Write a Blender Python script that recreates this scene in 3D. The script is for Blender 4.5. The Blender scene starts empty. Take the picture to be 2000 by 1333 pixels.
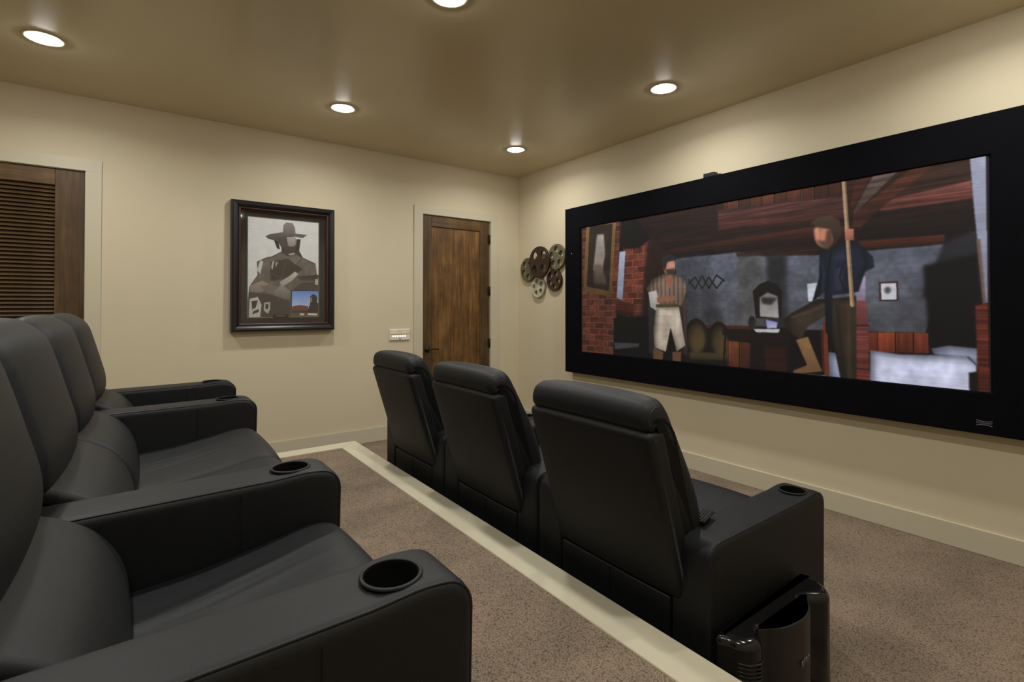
import bpy, bmesh, math, random
import numpy as np
from mathutils import Vector, Matrix

random.seed(7)
scene = bpy.context.scene
COL = scene.collection
R = math.radians

def lin(c):
    c = c / 255.0
    return c / 12.92 if c <= 0.04045 else ((c + 0.055) / 1.055) ** 2.4
def rgb(r, g, b):
    return (lin(r), lin(g), lin(b), 1.0)

# ------------------------------------------------------------------ camera
CAM_H, HEAD, PITCH = 1.41, 53.73, 0.6
cam_data = bpy.data.cameras.new('camera')
cam_data.sensor_width = 36.0
cam_data.lens = 36.0 * 991.0 / 2000.0
cam_data.shift_y = -0.03844
cam_data.clip_start = 0.02
cam = bpy.data.objects.new('camera', cam_data)
COL.objects.link(cam)
cam.location = (0, 0, CAM_H)
cam.rotation_euler = (R(90 + PITCH), 0, R(HEAD - 90))
scene.camera = cam

# ------------------------------------------------------------------ world, exposure
world = bpy.data.worlds.new('world')
scene.world = world
world.use_nodes = True
world.node_tree.nodes['Background'].inputs[0].default_value = (0.02, 0.018, 0.015, 1)
world.node_tree.nodes['Background'].inputs[1].default_value = 0.2
vs = scene.view_settings
vs.view_transform = 'Standard'
vs.look = 'None'
vs.exposure = 0.0
vs.gamma = 1.0
vs.use_curve_mapping = False
LAMP_W = 11.0
LAMP_COL = (0.985, 1.0, 0.95)
LENS_STRENGTH = 115.0
try:
    scene.cycles.max_bounces = 10
    scene.cycles.diffuse_bounces = 6
    scene.cycles.sample_clamp_indirect = 4.0
except Exception:
    pass

# room measures (metres): X towards the screen wall, Y towards the poster wall
YL, XS, YN, XB, ZC = 5.15, 3.88, -0.45, -1.75, 3.05
RISE, PX, PY = 0.305, 1.44, 4.155

# ------------------------------------------------------------------ materials
def new_mat(name):
    m = bpy.data.materials.new(name)
    m.use_nodes = True
    nt = m.node_tree
    return m, nt, nt.nodes['Principled BSDF']
def node(nt, typ, **kw):
    n = nt.nodes.new(typ)
    for k, v in kw.items():
        setattr(n, k, v)
    return n
def coords(nt, scale=(1, 1, 1)):
    tc = node(nt, 'ShaderNodeTexCoord')
    mp = node(nt, 'ShaderNodeMapping')
    mp.inputs['Scale'].default_value = scale
    nt.links.new(tc.outputs['Object'], mp.inputs[0])
    return mp
def noise(nt, mp, scale, detail=3.0, rough=0.55):
    n = node(nt, 'ShaderNodeTexNoise')
    n.inputs['Scale'].default_value = scale
    n.inputs['Detail'].default_value = detail
    n.inputs['Roughness'].default_value = rough
    nt.links.new(mp.outputs[0], n.inputs['Vector'])
    return n
def ramp(nt, src, stops):
    r = node(nt, 'ShaderNodeValToRGB')
    el = r.color_ramp.elements
    while len(el) < len(stops):
        el.new(0.5)
    for e_, (p_, c_) in zip(el, stops):
        e_.position = p_
        e_.color = c_
    nt.links.new(src, r.inputs[0])
    return r
def bump(nt, b, src, strength, dist):
    n = node(nt, 'ShaderNodeBump')
    n.inputs['Strength'].default_value = strength
    n.inputs['Distance'].default_value = dist
    nt.links.new(src, n.inputs['Height'])
    nt.links.new(n.outputs[0], b.inputs['Normal'])
    return n
def paint_mat(name, c, rough=0.6, var=0.05, spec=0.3, bs=0.06):
    m, nt, b = new_mat(name)
    mp = coords(nt)
    n = noise(nt, mp, 1.2, 3)
    lo = tuple(x * (1 - var) for x in c[:3]) + (1,)
    hi = tuple(min(1, x * (1 + var)) for x in c[:3]) + (1,)
    r = ramp(nt, n.outputs[0], [(0.3, lo), (0.7, hi)])
    nt.links.new(r.outputs[0], b.inputs['Base Color'])
    b.inputs['Roughness'].default_value = rough
    b.inputs['Specular IOR Level'].default_value = spec
    if bs:
        bump(nt, b, noise(nt, mp, 220, 2).outputs[0], bs, 0.002)
    return m
def leather_mat(name, c, rough):
    m, nt, b = new_mat(name)
    mp = coords(nt)
    n = noise(nt, mp, 5, 4)
    lo = tuple(x * 0.85 for x in c[:3]) + (1,)
    hi = tuple(x * 1.15 for x in c[:3]) + (1,)
    r = ramp(nt, n.outputs[0], [(0.3, lo), (0.7, hi)])
    nt.links.new(r.outputs[0], b.inputs['Base Color'])
    b.inputs['Roughness'].default_value = rough
    b.inputs['Specular IOR Level'].default_value = 0.33
    g = node(nt, 'ShaderNodeTexVoronoi')
    g.inputs['Scale'].default_value = 420
    nt.links.new(mp.outputs[0], g.inputs['Vector'])
    w = noise(nt, mp, 9, 4)
    mx = node(nt, 'ShaderNodeMath', operation='MULTIPLY_ADD')
    mx.inputs[1].default_value = 6.0
    nt.links.new(w.outputs[0], mx.inputs[0])
    nt.links.new(g.outputs[0], mx.inputs[2])
    bump(nt, b, mx.outputs[0], 0.25, 0.0006)
    return m
def wood_mat(name, dark, mid, light, axis='z', rough=0.5, blot=1.0):
    m, nt, b = new_mat(name)
    sc = {'z': (16, 16, 0.9), 'x': (0.9, 16, 16)}[axis]
    mp = coords(nt, sc)
    n = noise(nt, mp, 2.2, 6, 0.65)
    mp2 = coords(nt, (1.6, 1.6, 0.9))
    n2 = noise(nt, mp2, 2.6 * blot, 3, 0.6)
    mx = node(nt, 'ShaderNodeMix')
    mx.data_type = 'FLOAT'
    mx.inputs[0].default_value = 0.45
    nt.links.new(n.outputs[0], mx.inputs[2])
    nt.links.new(n2.outputs[0], mx.inputs[3])
    r = ramp(nt, mx.outputs[0], [(0.34, dark), (0.5, mid), (0.66, light)])
    nt.links.new(r.outputs[0], b.inputs['Base Color'])
    b.inputs['Roughness'].default_value = rough
    b.inputs['Specular IOR Level'].default_value = 0.35
    bump(nt, b, n.outputs[0], 0.25, 0.002)
    return m
def carpet_mat(name):
    m, nt, b = new_mat(name)
    mp = coords(nt)
    v = node(nt, 'ShaderNodeTexVoronoi')
    v.inputs['Scale'].default_value = 160
    nt.links.new(mp.outputs[0], v.inputs['Vector'])
    n = noise(nt, mp, 260, 3)
    big = noise(nt, mp, 3.2, 4)
    mx = node(nt, 'ShaderNodeMix')
    mx.data_type = 'FLOAT'
    mx.inputs[0].default_value = 0.5
    nt.links.new(v.outputs['Distance'], mx.inputs[2])
    nt.links.new(n.outputs[0], mx.inputs[3])
    r = ramp(nt, mx.outputs[0], [(0.25, rgb(157, 141, 123)), (0.52, rgb(130, 114, 98)), (0.78, rgb(80, 69, 59))])
    r2 = ramp(nt, big.outputs[0], [(0.3, (0.78, 0.78, 0.78, 1)), (0.7, (1.1, 1.08, 1.06, 1))])
    mm = node(nt, 'ShaderNodeMix')
    mm.data_type = 'RGBA'
    mm.blend_type = 'MULTIPLY'
    mm.inputs[0].default_value = 1.0
    nt.links.new(r.outputs[0], mm.inputs[6])
    nt.links.new(r2.outputs[0], mm.inputs[7])
    nt.links.new(mm.outputs[2], b.inputs['Base Color'])
    b.inputs['Roughness'].default_value = 0.95
    b.inputs['Specular IOR Level'].default_value = 0.1
    inv = node(nt, 'ShaderNodeMath', operation='SUBTRACT')
    inv.inputs[0].default_value = 1.0
    nt.links.new(mx.outputs[0], inv.inputs[1])
    bump(nt, b, inv.outputs[0], 0.9, 0.006)
    return m
def plain(name, c, rough=0.5, spec=0.5, metal=0.0, emit=0.0, ecol=None):
    m, nt, b = new_mat(name)
    mp = coords(nt)
    n = noise(nt, mp, 14, 3)
    lo = tuple(x * 0.88 for x in c[:3]) + (1,)
    hi = tuple(min(1, x * 1.1) for x in c[:3]) + (1,)
    r = ramp(nt, n.outputs[0], [(0.3, lo), (0.7, hi)])
    nt.links.new(r.outputs[0], b.inputs['Base Color'])
    b.inputs['Roughness'].default_value = rough
    b.inputs['Specular IOR Level'].default_value = spec
    b.inputs['Metallic'].default_value = metal
    if emit:
        b.inputs['Emission Color'].default_value = ecol or c
        b.inputs['Emission Strength'].default_value = emit
    return m

M = {}
M['wall'] = paint_mat('wall_paint', rgb(202, 190, 163), 0.62, 0.03)
M['ceil'] = paint_mat('ceiling_paint', rgb(204, 190, 158), 0.29, 0.03, 0.6, 0.015)
M['trim'] = paint_mat('trim_paint', rgb(194, 185, 162), 0.42, 0.03, 0.4, 0.0)
M['carpet'] = carpet_mat('loop_carpet')
M['leather'] = leather_mat('black_leather', rgb(16, 17, 20), 0.55)
M['piping'] = plain('leather_piping', rgb(17, 17, 19), 0.55, 0.4)
M['seam'] = plain('seam_thread', rgb(10, 10, 11), 0.9, 0.1)
M['blackplastic'] = plain('black_plastic', rgb(14, 14, 15), 0.5, 0.4)
M['gloss'] = plain('gloss_black_plastic', rgb(15, 15, 16), 0.16, 0.5)
M['satin'] = plain('satin_black_plastic', rgb(31, 29, 28), 0.38, 0.4)
M['hole'] = plain('cup_well_black', rgb(3, 3, 3), 0.8, 0.1)
M['velvet'] = plain('black_velvet', rgb(9, 8, 13), 0.9, 0.08)
M['wood'] = wood_mat('walnut_stain', rgb(52, 36, 20), rgb(78, 57, 33), rgb(102, 78, 47))
M['woodx'] = wood_mat('walnut_stain_cross', rgb(56, 39, 20), rgb(88, 64, 34), rgb(116, 88, 50), 'x')
M['panel'] = wood_mat('walnut_panel', rgb(66, 44, 22), rgb(102, 72, 38), rgb(134, 98, 56), 'z', 0.5, 1.6)
M['louver'] = wood_mat('walnut_louver', rgb(48, 34, 20), rgb(78, 58, 36), rgb(104, 80, 52), 'x')
M['bronze'] = plain('dark_bronze', rgb(34, 26, 20), 0.42, 0.5, 0.5)
M['frame'] = plain('ebony_frame', rgb(20, 19, 23), 0.32, 0.5)
M['mahog'] = plain('mahogany_lip', rgb(66, 36, 30), 0.35, 0.5)
M['mat'] = plain('dark_mat_board', rgb(40, 36, 34), 0.8, 0.2)
M['gold'] = plain('gold_line', rgb(120, 110, 80), 0.5, 0.4)
M['keypad'] = plain('keypad_ivory', rgb(222, 214, 192), 0.45, 0.4)
M['button'] = plain('lit_button', rgb(240, 238, 235), 0.4, 0.4, 0, 1.2, (1, 0.97, 0.95, 1))
M['led'] = plain('blue_light', rgb(120, 120, 170), 0.4, 0.4, 0, 0.25, (0.5, 0.5, 0.9, 1))
M['ringtrim'] = plain('light_trim', rgb(196, 184, 158), 0.45, 0.4)
M['lens'] = plain('lamp_lens', rgb(255, 250, 240), 0.4, 0.3, 0, LENS_STRENGTH, (1, 0.98, 0.94, 1))
M['reel_dark'] = plain('brown_iron', rgb(62, 44, 36), 0.45, 0.5, 0.3)
M['reel_grey'] = plain('patina_pewter', rgb(120, 114, 90), 0.45, 0.5, 0.4)
M['reel_green'] = plain('patina_green_grey', rgb(104, 98, 72), 0.45, 0.5, 0.4)
M['reel_white'] = plain('antique_white_metal', rgb(188, 184, 164), 0.5, 0.5, 0.1)
M['reel_brown'] = plain('rust_brown_iron', rgb(72, 52, 40), 0.5, 0.5, 0.3)
M['logo'] = plain('grey_print', rgb(110, 108, 112), 0.6, 0.3)
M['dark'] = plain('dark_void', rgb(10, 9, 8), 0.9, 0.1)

def glass_mat():
    m, nt, b = new_mat('picture_glass')
    out = nt.nodes['Material Output']
    tr = node(nt, 'ShaderNodeBsdfTransparent')
    gl = node(nt, 'ShaderNodeBsdfGlossy')
    gl.inputs['Roughness'].default_value = 0.03
    lw = node(nt, 'ShaderNodeLayerWeight')
    lw.inputs[0].default_value = 0.5
    pw = node(nt, 'ShaderNodeMath', operation='POWER')
    pw.inputs[1].default_value = 5.0
    nt.links.new(lw.outputs['Facing'], pw.inputs[0])
    fr = node(nt, 'ShaderNodeMath', operation='MULTIPLY_ADD')
    fr.inputs[1].default_value = 0.96
    fr.inputs[2].default_value = 0.04
    nt.links.new(pw.outputs[0], fr.inputs[0])
    mx = node(nt, 'ShaderNodeMixShader')
    nt.links.new(fr.outputs[0], mx.inputs[0])
    nt.links.new(tr.outputs[0], mx.inputs[1])
    nt.links.new(gl.outputs[0], mx.inputs[2])
    nt.links.new(mx.outputs[0], out.inputs[0])
    return m
M['glass'] = glass_mat()

# ------------------------------------------------------------------ object helpers
def link(o, parent=None):
    COL.objects.link(o)
    if parent is not None:
        o.parent = parent
    return o
def mk(name, verts, faces, m, parent=None, smooth=False, loc=None):
    me = bpy.data.meshes.new(name)
    me.from_pydata([tuple(v) for v in verts], [], faces)
    me.materials.append(m)
    if smooth:
        me.polygons.foreach_set('use_smooth', [True] * len(me.polygons))
    me.update()
    o = bpy.data.objects.new(name, me)
    if loc:
        o.location = loc
    return link(o, parent)
def bm_obj(name, bm, m, parent=None, smooth=False):
    bmesh.ops.recalc_face_normals(bm, faces=bm.faces)
    me = bpy.data.meshes.new(name)
    bm.to_mesh(me)
    bm.free()
    me.materials.append(m)
    if smooth:
        me.polygons.foreach_set('use_smooth', [True] * len(me.polygons))
    return link(bpy.data.objects.new(name, me), parent)
def add_box(bm, x0, x1, y0, y1, z0, z1):
    v = [bm.verts.new((x, y, z)) for x in (x0, x1) for y in (y0, y1) for z in (z0, z1)]
    for f in ((0, 1, 3, 2), (4, 6, 7, 5), (0, 4, 5, 1), (2, 3, 7, 6), (0, 2, 6, 4), (1, 5, 7, 3)):
        bm.faces.new([v[i] for i in f])
def box(name, x0, x1, y0, y1, z0, z1, m, parent=None, bev=0.0, seg=2):
    bm = bmesh.new()
    add_box(bm, x0, x1, y0, y1, z0, z1)
    if bev:
        bmesh.ops.bevel(bm, geom=bm.edges[:], offset=bev, segments=seg, affect='EDGES', profile=0.5)
    return bm_obj(name, bm, m, parent)
def empty(name, loc=(0, 0, 0), rot=(0, 0, 0)):
    o = bpy.data.objects.new(name, None)
    o.empty_display_size = 0.1
    o.location = loc
    o.rotation_euler = rot
    return link(o)
def tag(o, label=None, cat=None, group=None, kind=None):
    if label: o['label'] = label
    if cat: o['category'] = cat
    if group: o['group'] = group
    if kind: o['kind'] = kind
    return o
def tube(name, path, r, m, parent=None, seg=6, closed=False):
    P = [Vector(p) for p in path]
    n = len(P)
    verts, faces = [], []
    up = None
    for i in range(n):
        a = P[i - 1] if (i > 0 or closed) else P[i]
        b = P[(i + 1) % n] if (i < n - 1 or closed) else P[i]
        t = (b - a).normalized()
        if up is None:
            up = t.orthogonal().normalized()
        up = (up - t * up.dot(t)).normalized()
        s = t.cross(up)
        for k in range(seg):
            an = 2 * math.pi * k / seg
            verts.append(P[i] + (up * math.cos(an) + s * math.sin(an)) * r)
    for i in range(n if closed else n - 1):
        j = (i + 1) % n
        for k in range(seg):
            l_ = (k + 1) % seg
            faces.append((i * seg + k, i * seg + l_, j * seg + l_, j * seg + k))
    if not closed:
        faces.append(tuple(range(seg))[::-1])
        faces.append(tuple((n - 1) * seg + k for k in range(seg)))
    return mk(name, verts, faces, m, parent, True)
def lathe(name, prof, m, parent=None, seg=40, smooth=True, center=(0, 0, 0)):
    verts, faces = [], []
    for (r_, z_) in prof:
        for k in range(seg):
            an = 2 * math.pi * k / seg
            verts.append((center[0] + r_ * math.cos(an), center[1] + r_ * math.sin(an), center[2] + z_))
    for i in range(len(prof) - 1):
        for k in range(seg):
            l_ = (k + 1) % seg
            faces.append((i * seg + k, i * seg + l_, (i + 1) * seg + l_, (i + 1) * seg + k))
    return mk(name, verts, faces, m, parent, smooth)
def roundpoly(pts, rad, n=6):
    out = []
    N = len(pts)
    for i in range(N):
        p = Vector(pts[i]); a = Vector(pts[i - 1]); b = Vector(pts[(i + 1) % N])
        r_ = rad[i] if isinstance(rad, (list, tuple)) else rad
        if r_ <= 0:
            out.append(tuple(p)); continue
        da = (a - p).normalized(); db = (b - p).normalized()
        half = math.acos(max(-1, min(1, da.dot(db)))) / 2
        t = r_ / math.tan(half)
        c = p + (da + db).normalized() * (r_ / math.sin(half))
        s = p + da * t - c; e_ = p + db * t - c
        ang = math.acos(max(-1, min(1, s.normalized().dot(e_.normalized()))))
        for k in range(n + 1):
            w = k / n
            v = (s * math.sin((1 - w) * ang) + e_ * math.sin(w * ang)) / math.sin(ang)
            out.append(tuple(c + v))
    return out
def smoothloop(pts, n=6):
    out = []
    N = len(pts)
    for i in range(N):
        p0, p1, p2, p3 = [np.array(pts[(i + d) % N], float) for d in (-1, 0, 1, 2)]
        for k in range(n):
            t = k / n
            q = 0.5 * ((2 * p1) + (-p0 + p2) * t + (2 * p0 - 5 * p1 + 4 * p2 - p3) * t * t + (-p0 + 3 * p1 - 3 * p2 + p3) * t ** 3)
            out.append((float(q[0]), float(q[1])))
    return out
def subdivide(prof, step):
    out = []
    N = len(prof)
    for i in range(N):
        a = np.array(prof[i]); b = np.array(prof[(i + 1) % N])
        k = max(1, int(np.linalg.norm(b - a) / step))
        for j in range(k):
            out.append(tuple(a + (b - a) * j / k))
    return out
def normals2(prof):
    P = np.array(prof, float)
    d = np.roll(P, -1, 0) - np.roll(P, 1, 0)
    d /= np.maximum(np.linalg.norm(d, axis=1)[:, None], 1e-9)
    area = 0.5 * np.sum(P[:, 0] * np.roll(P[:, 1], -1) - np.roll(P[:, 0], -1) * P[:, 1])
    nn = np.stack([d[:, 1], -d[:, 0]], 1)
    return P, (nn if area > 0 else -nn)
def loft(name, prof, y0, y1, rr, m, parent=None, crown=0.0, cw=None, nmid=2, nround=5, bulge=0.0, disp=None):
    """extrude an XZ outline along Y with rounded rims; cw(nx, nz) weights the pillow crown"""
    P, Nn = normals2(prof)
    secs = [(y0, -rr - 0.012)] if rr > 0.012 else []
    for k in range(nround + 1):
        t = k / nround * math.pi / 2
        secs.append((y0 + rr * (1 - math.cos(t)), -rr * (1 - math.sin(t))))
    ya, yb = y0 + rr, y1 - rr
    for k in range(1, nmid):
        secs.append((ya + (yb - ya) * k / nmid, 0.0))
    for k in range(nround, -1, -1):
        t = k / nround * math.pi / 2
        secs.append((y1 - rr * (1 - math.cos(t)), -rr * (1 - math.sin(t))))
    if rr > 0.012:
        secs.append((y1, -rr - 0.012))
    n = len(P)
    mid, half = (y0 + y1) / 2, (y1 - y0) / 2
    verts, faces = [], []
    w = np.array([cw(a, b) if cw else 1.0 for a, b in Nn])
    for (y, off) in secs:
        s = max(0.0, 1 - ((y - mid) / half) ** 2) ** 0.6
        Q = P + Nn * (off + crown * s * w)[:, None] if crown else P + Nn * off
        for q in Q:
            verts.append((q[0], y, q[1]))
    for i in range(len(secs) - 1):
        for k in range(n):
            l_ = (k + 1) % n
            faces.append((i * n + k, i * n + l_, (i + 1) * n + l_, (i + 1) * n + k))
    faces.append(tuple(range(n)))
    faces.append(tuple((len(secs) - 1) * n + k for k in range(n))[::-1])
    if disp:
        verts = [disp(v) for v in verts]
    bm = bmesh.new()
    bv = [bm.verts.new(v) for v in verts]
    for f in faces:
        bm.faces.new([bv[i] for i in f])
    o = bm_obj(name, bm, m, parent, True)
    o.data.polygons[len(faces) - 1].use_smooth = False
    o.data.polygons[len(faces) - 2].use_smooth = False
    return o
def offset_path(prof, y, off, i0=None, i1=None, extra=0.0):
    P, Nn = normals2(prof)
    Q = P + Nn * (off + extra)
    pts = [(float(q[0]), y, float(q[1])) for q in Q]
    return pts if i0 is None else pts[i0:i1]
def sweep_frame(name, y0, y1, z0, z1, prof, m, parent=None):
    """mitred frame in the YZ plane; prof = [(inset, x)]"""
    verts, faces = [], []
    n = len(prof)
    for (sy, sz, cy, cz) in ((1, 1, y0, z0), (-1, 1, y1, z0), (-1, -1, y1, z1), (1, -1, y0, z1)):
        for (i, x) in prof:
            verts.append((x, cy + sy * i, cz + sz * i))
    for c in range(4):
        d = (c + 1) % 4
        for k in range(n):
            l_ = (k + 1) % n
            faces.append((c * n + k, c * n + l_, d * n + l_, d * n + k))
    bm = bmesh.new()
    bv = [bm.verts.new(v) for v in verts]
    for f in faces:
        bm.faces.new([bv[i] for i in f])
    return bm_obj(name, bm, m, parent)
def text_mesh(name, body, size, m, parent, mat4, extrude=0.0004):
    cu = bpy.data.curves.new(name, 'FONT')
    cu.body = body
    cu.size = size
    cu.align_x = 'CENTER'
    cu.align_y = 'CENTER'
    cu.extrude = extrude
    t = bpy.data.objects.new(name, cu)
    COL.objects.link(t)
    dg = bpy.context.evaluated_depsgraph_get()
    me = bpy.data.meshes.new_from_object(t.evaluated_get(dg))
    bpy.data.objects.remove(t)
    me.transform(mat4)
    me.materials.clear()
    me.materials.append(m)
    me.name = name
    return link(bpy.data.objects.new(name, me), parent)
def cut(o, cutter_bm):
    me = bpy.data.meshes.new('cutter')
    bmesh.ops.recalc_face_normals(cutter_bm, faces=cutter_bm.faces)
    cutter_bm.to_mesh(me)
    cutter_bm.free()
    c = bpy.data.objects.new('cutter', me)
    COL.objects.link(c)
    c.parent = o.parent
    md = o.modifiers.new('b', 'BOOLEAN')
    md.object = c
    md.operation = 'DIFFERENCE'
    md.solver = 'EXACT'
    dg = bpy.context.evaluated_depsgraph_get()
    dg.update()
    res = bpy.data.meshes.new_from_object(o.evaluated_get(dg))
    o.modifiers.clear()
    o.data = res
    bpy.data.objects.remove(c)
    return o
def dup(root, loc, label=None, group=None):
    r_ = root.copy()
    COL.objects.link(r_)
    r_.location = loc
    if label: r_['label'] = label
    if group: r_['group'] = group
    for ch in list(root.children):
        c = ch.copy(); COL.objects.link(c); c.parent = r_
        for g in list(ch.children):
            d = g.copy(); COL.objects.link(d); d.parent = c
    return r_

# ------------------------------------------------------------------ painted prints (screen picture, poster)
def blur(a, s):
    if s < 0.35:
        return a
    k = int(math.ceil(2.5 * s))
    w = np.exp(-0.5 * (np.arange(-k, k + 1) / s) ** 2)
    w /= w.sum()
    for ax in (0, 1):
        p = [(0, 0)] * a.ndim
        p[ax] = (k, k)
        ap = np.pad(a, p, mode='edge')
        out = np.zeros_like(a)
        for i, wi in enumerate(w):
            sl = [slice(None)] * a.ndim
            sl[ax] = slice(i, i + a.shape[ax])
            out += wi * ap[tuple(sl)]
        a = out
    return a
def fnoise(H, W, cy, cx, rng):
    g = rng.random((max(2, H // cy) + 2, max(2, W // cx) + 2))
    yy = np.linspace(0, g.shape[0] - 1.001, H); xx = np.linspace(0, g.shape[1] - 1.001, W)
    y0 = yy.astype(int); x0 = xx.astype(int)
    fy = (yy - y0)[:, None]; fx = (xx - x0)[None]
    return (g[y0][:, x0] * (1 - fy) * (1 - fx) + g[y0 + 1][:, x0] * fy * (1 - fx)
            + g[y0][:, x0 + 1] * (1 - fy) * fx + g[y0 + 1][:, x0 + 1] * fy * fx) - 0.5
def paint(name, W, H, ops, bg, grain, seed, sat=1.0, gain=1.0):
    rng = np.random.default_rng(seed)
    img = np.ones((H, W, 3)) * (np.array(bg) / 255.0)
    yy, xx = np.mgrid[0:H, 0:W]
    streak = fnoise(H, W, 4, 90, rng) + 0.6 * fnoise(H, W, 10, 200, rng)
    blot = fnoise(H, W, 40, 40, rng) + 0.6 * fnoise(H, W, 12, 12, rng)
    soft = fnoise(H, W, 60, 30, rng) + 0.4 * fnoise(H, W, 18, 14, rng)
    plank = np.where((xx % 46) < 3, -1.3, 0) + 1.1 * (np.floor(xx / 46) * 0.37 % 1 - 0.5) + 0.6 * fnoise(H, W, 80, 6, rng)
    row = np.floor(yy / 30)
    mort = np.minimum(yy % 30, (xx + 28 * (row % 2)) % 62) < 3.5
    brickv = 0.9 * ((row * 0.61 + np.floor((xx + 28 * (row % 2)) / 62) * 0.37) % 1 - 0.5)
    brick = np.where(mort, 0.75, brickv) + 0.6 * fnoise(H, W, 6, 10, rng)
    stripe = np.where((xx % 22) < 9, -0.7, 0.3) + 0.4 * soft
    tex = {'wood': streak * 0.45, 'plaster': blot * 0.2, 'cloth': soft * 0.2, 'plank': plank * 0.42,
           'brick': brick * 0.5, 'stripe': stripe * 0.22}
    for (k, f, c, c2, t, bl) in ops:
        P = np.array(f, float).reshape(-1, 2) / 10000.0 * np.array([W, H])
        s = bl * W / 1600.0
        pad = int(4 * s + 4)
        if k == 'l':
            wd = t * W / 1800.0 / 2
            pad += int(wd) + 2
        if k == 'e':
            ra = np.hypot(*(P[1] - P[0])); rb = np.hypot(*(P[2] - P[0]))
            lo, hi = P[0] - (ra, rb), P[0] + (ra, rb)
        else:
            lo, hi = P.min(0), P.max(0)
        x0, y0 = max(0, int(lo[0]) - pad), max(0, int(lo[1]) - pad)
        x1, y1 = min(W, int(hi[0]) + pad), min(H, int(hi[1]) + pad)
        if x1 <= x0 or y1 <= y0:
            continue
        X = xx[y0:y1, x0:x1] + 0.5; Y = yy[y0:y1, x0:x1] + 0.5
        if k == 'p':
            ins = np.zeros(X.shape, bool)
            for i in range(len(P)):
                (ax, ay), (bx, by) = P[i], P[(i + 1) % len(P)]
                if ay == by:
                    continue
                cr = ((ay > Y) != (by > Y)) & (X < (bx - ax) * (Y - ay) / (by - ay) + ax)
                ins ^= cr
            mk_ = ins.astype(float)
        elif k == 'e':
            mk_ = ((((X - P[0][0]) / ra) ** 2 + ((Y - P[0][1]) / rb) ** 2) < 1).astype(float)
        else:
            d = np.full(X.shape, 1e9)
            for i in range(len(P) - 1):
                a, b = P[i], P[i + 1]
                ab = b - a
                tt = np.clip(((X - a[0]) * ab[0] + (Y - a[1]) * ab[1]) / (ab @ ab), 0, 1)
                d = np.minimum(d, np.hypot(X - a[0] - tt * ab[0], Y - a[1] - tt * ab[1]))
            mk_ = np.clip(wd + 0.5 - d, 0, 1)
        mk_ = blur(mk_, s)[..., None]
        ca = np.array(c) / 255.0
        if c2:
            g = np.clip((Y - lo[1]) / max(1, hi[1] - lo[1]), 0, 1)[..., None]
            colr = ca * (1 - g) + np.array(c2) / 255.0 * g
        else:
            colr = np.ones(X.shape + (1,)) * ca
        if k != 'l' and t in tex:
            colr = colr * (1 + tex[t][y0:y1, x0:x1, None])
        if k != 'l' and t in ('cloth', 'stripe', 'skin'):      # soft roundness of painted figures and cloth
            sh = int(W / 130)
            colr = colr * (0.58 + 0.52 * blur(np.roll(mk_[..., 0], (sh, sh), (0, 1)), W / 150.0))[..., None]
        img[y0:y1, x0:x1] = img[y0:y1, x0:x1] * (1 - mk_) + colr * mk_
    grey = img.mean(2, keepdims=True)
    img = (grey + (img - grey) * sat) * gain
    img = img * (1 + grain * (blot[..., None] + streak[..., None] * 0.5))
    img = np.clip(img, 0, 1) ** (1.18 if sat < 1 else 1.0)
    im = bpy.data.images.new(name, W, H)
    px = np.ones((H, W, 4), np.float32)
    px[..., :3] = img[::-1]
    im.pixels.foreach_set(px.ravel())
    im.update()
    im.pack()
    return im
def print_mat(name, im, emit, rough=0.6):
    m, nt, b = new_mat(name)
    t = node(nt, 'ShaderNodeTexImage')
    t.image = im
    t.extension = 'EXTEND'
    uv = node(nt, 'ShaderNodeUVMap')
    nt.links.new(uv.outputs[0], t.inputs[0])
    if emit:
        b.inputs['Base Color'].default_value = (0.01, 0.01, 0.01, 1)
        nt.links.new(t.outputs[0], b.inputs['Emission Color'])
        b.inputs['Emission Strength'].default_value = emit
    else:
        nt.links.new(t.outputs[0], b.inputs['Base Color'])
    b.inputs['Roughness'].default_value = rough
    b.inputs['Specular IOR Level'].default_value = 0.15
    return m
def quad_uv(name, pts, m, parent):
    o = mk(name, pts, [(0, 1, 2, 3)], m, parent)
    uv = o.data.uv_layers.new(name='UVMap')
    for i, c in enumerate(((0, 1), (0, 0), (1, 0), (1, 1))):   # TL, BL, BR, TR
        uv.data[i].uv = c
    return o
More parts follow.
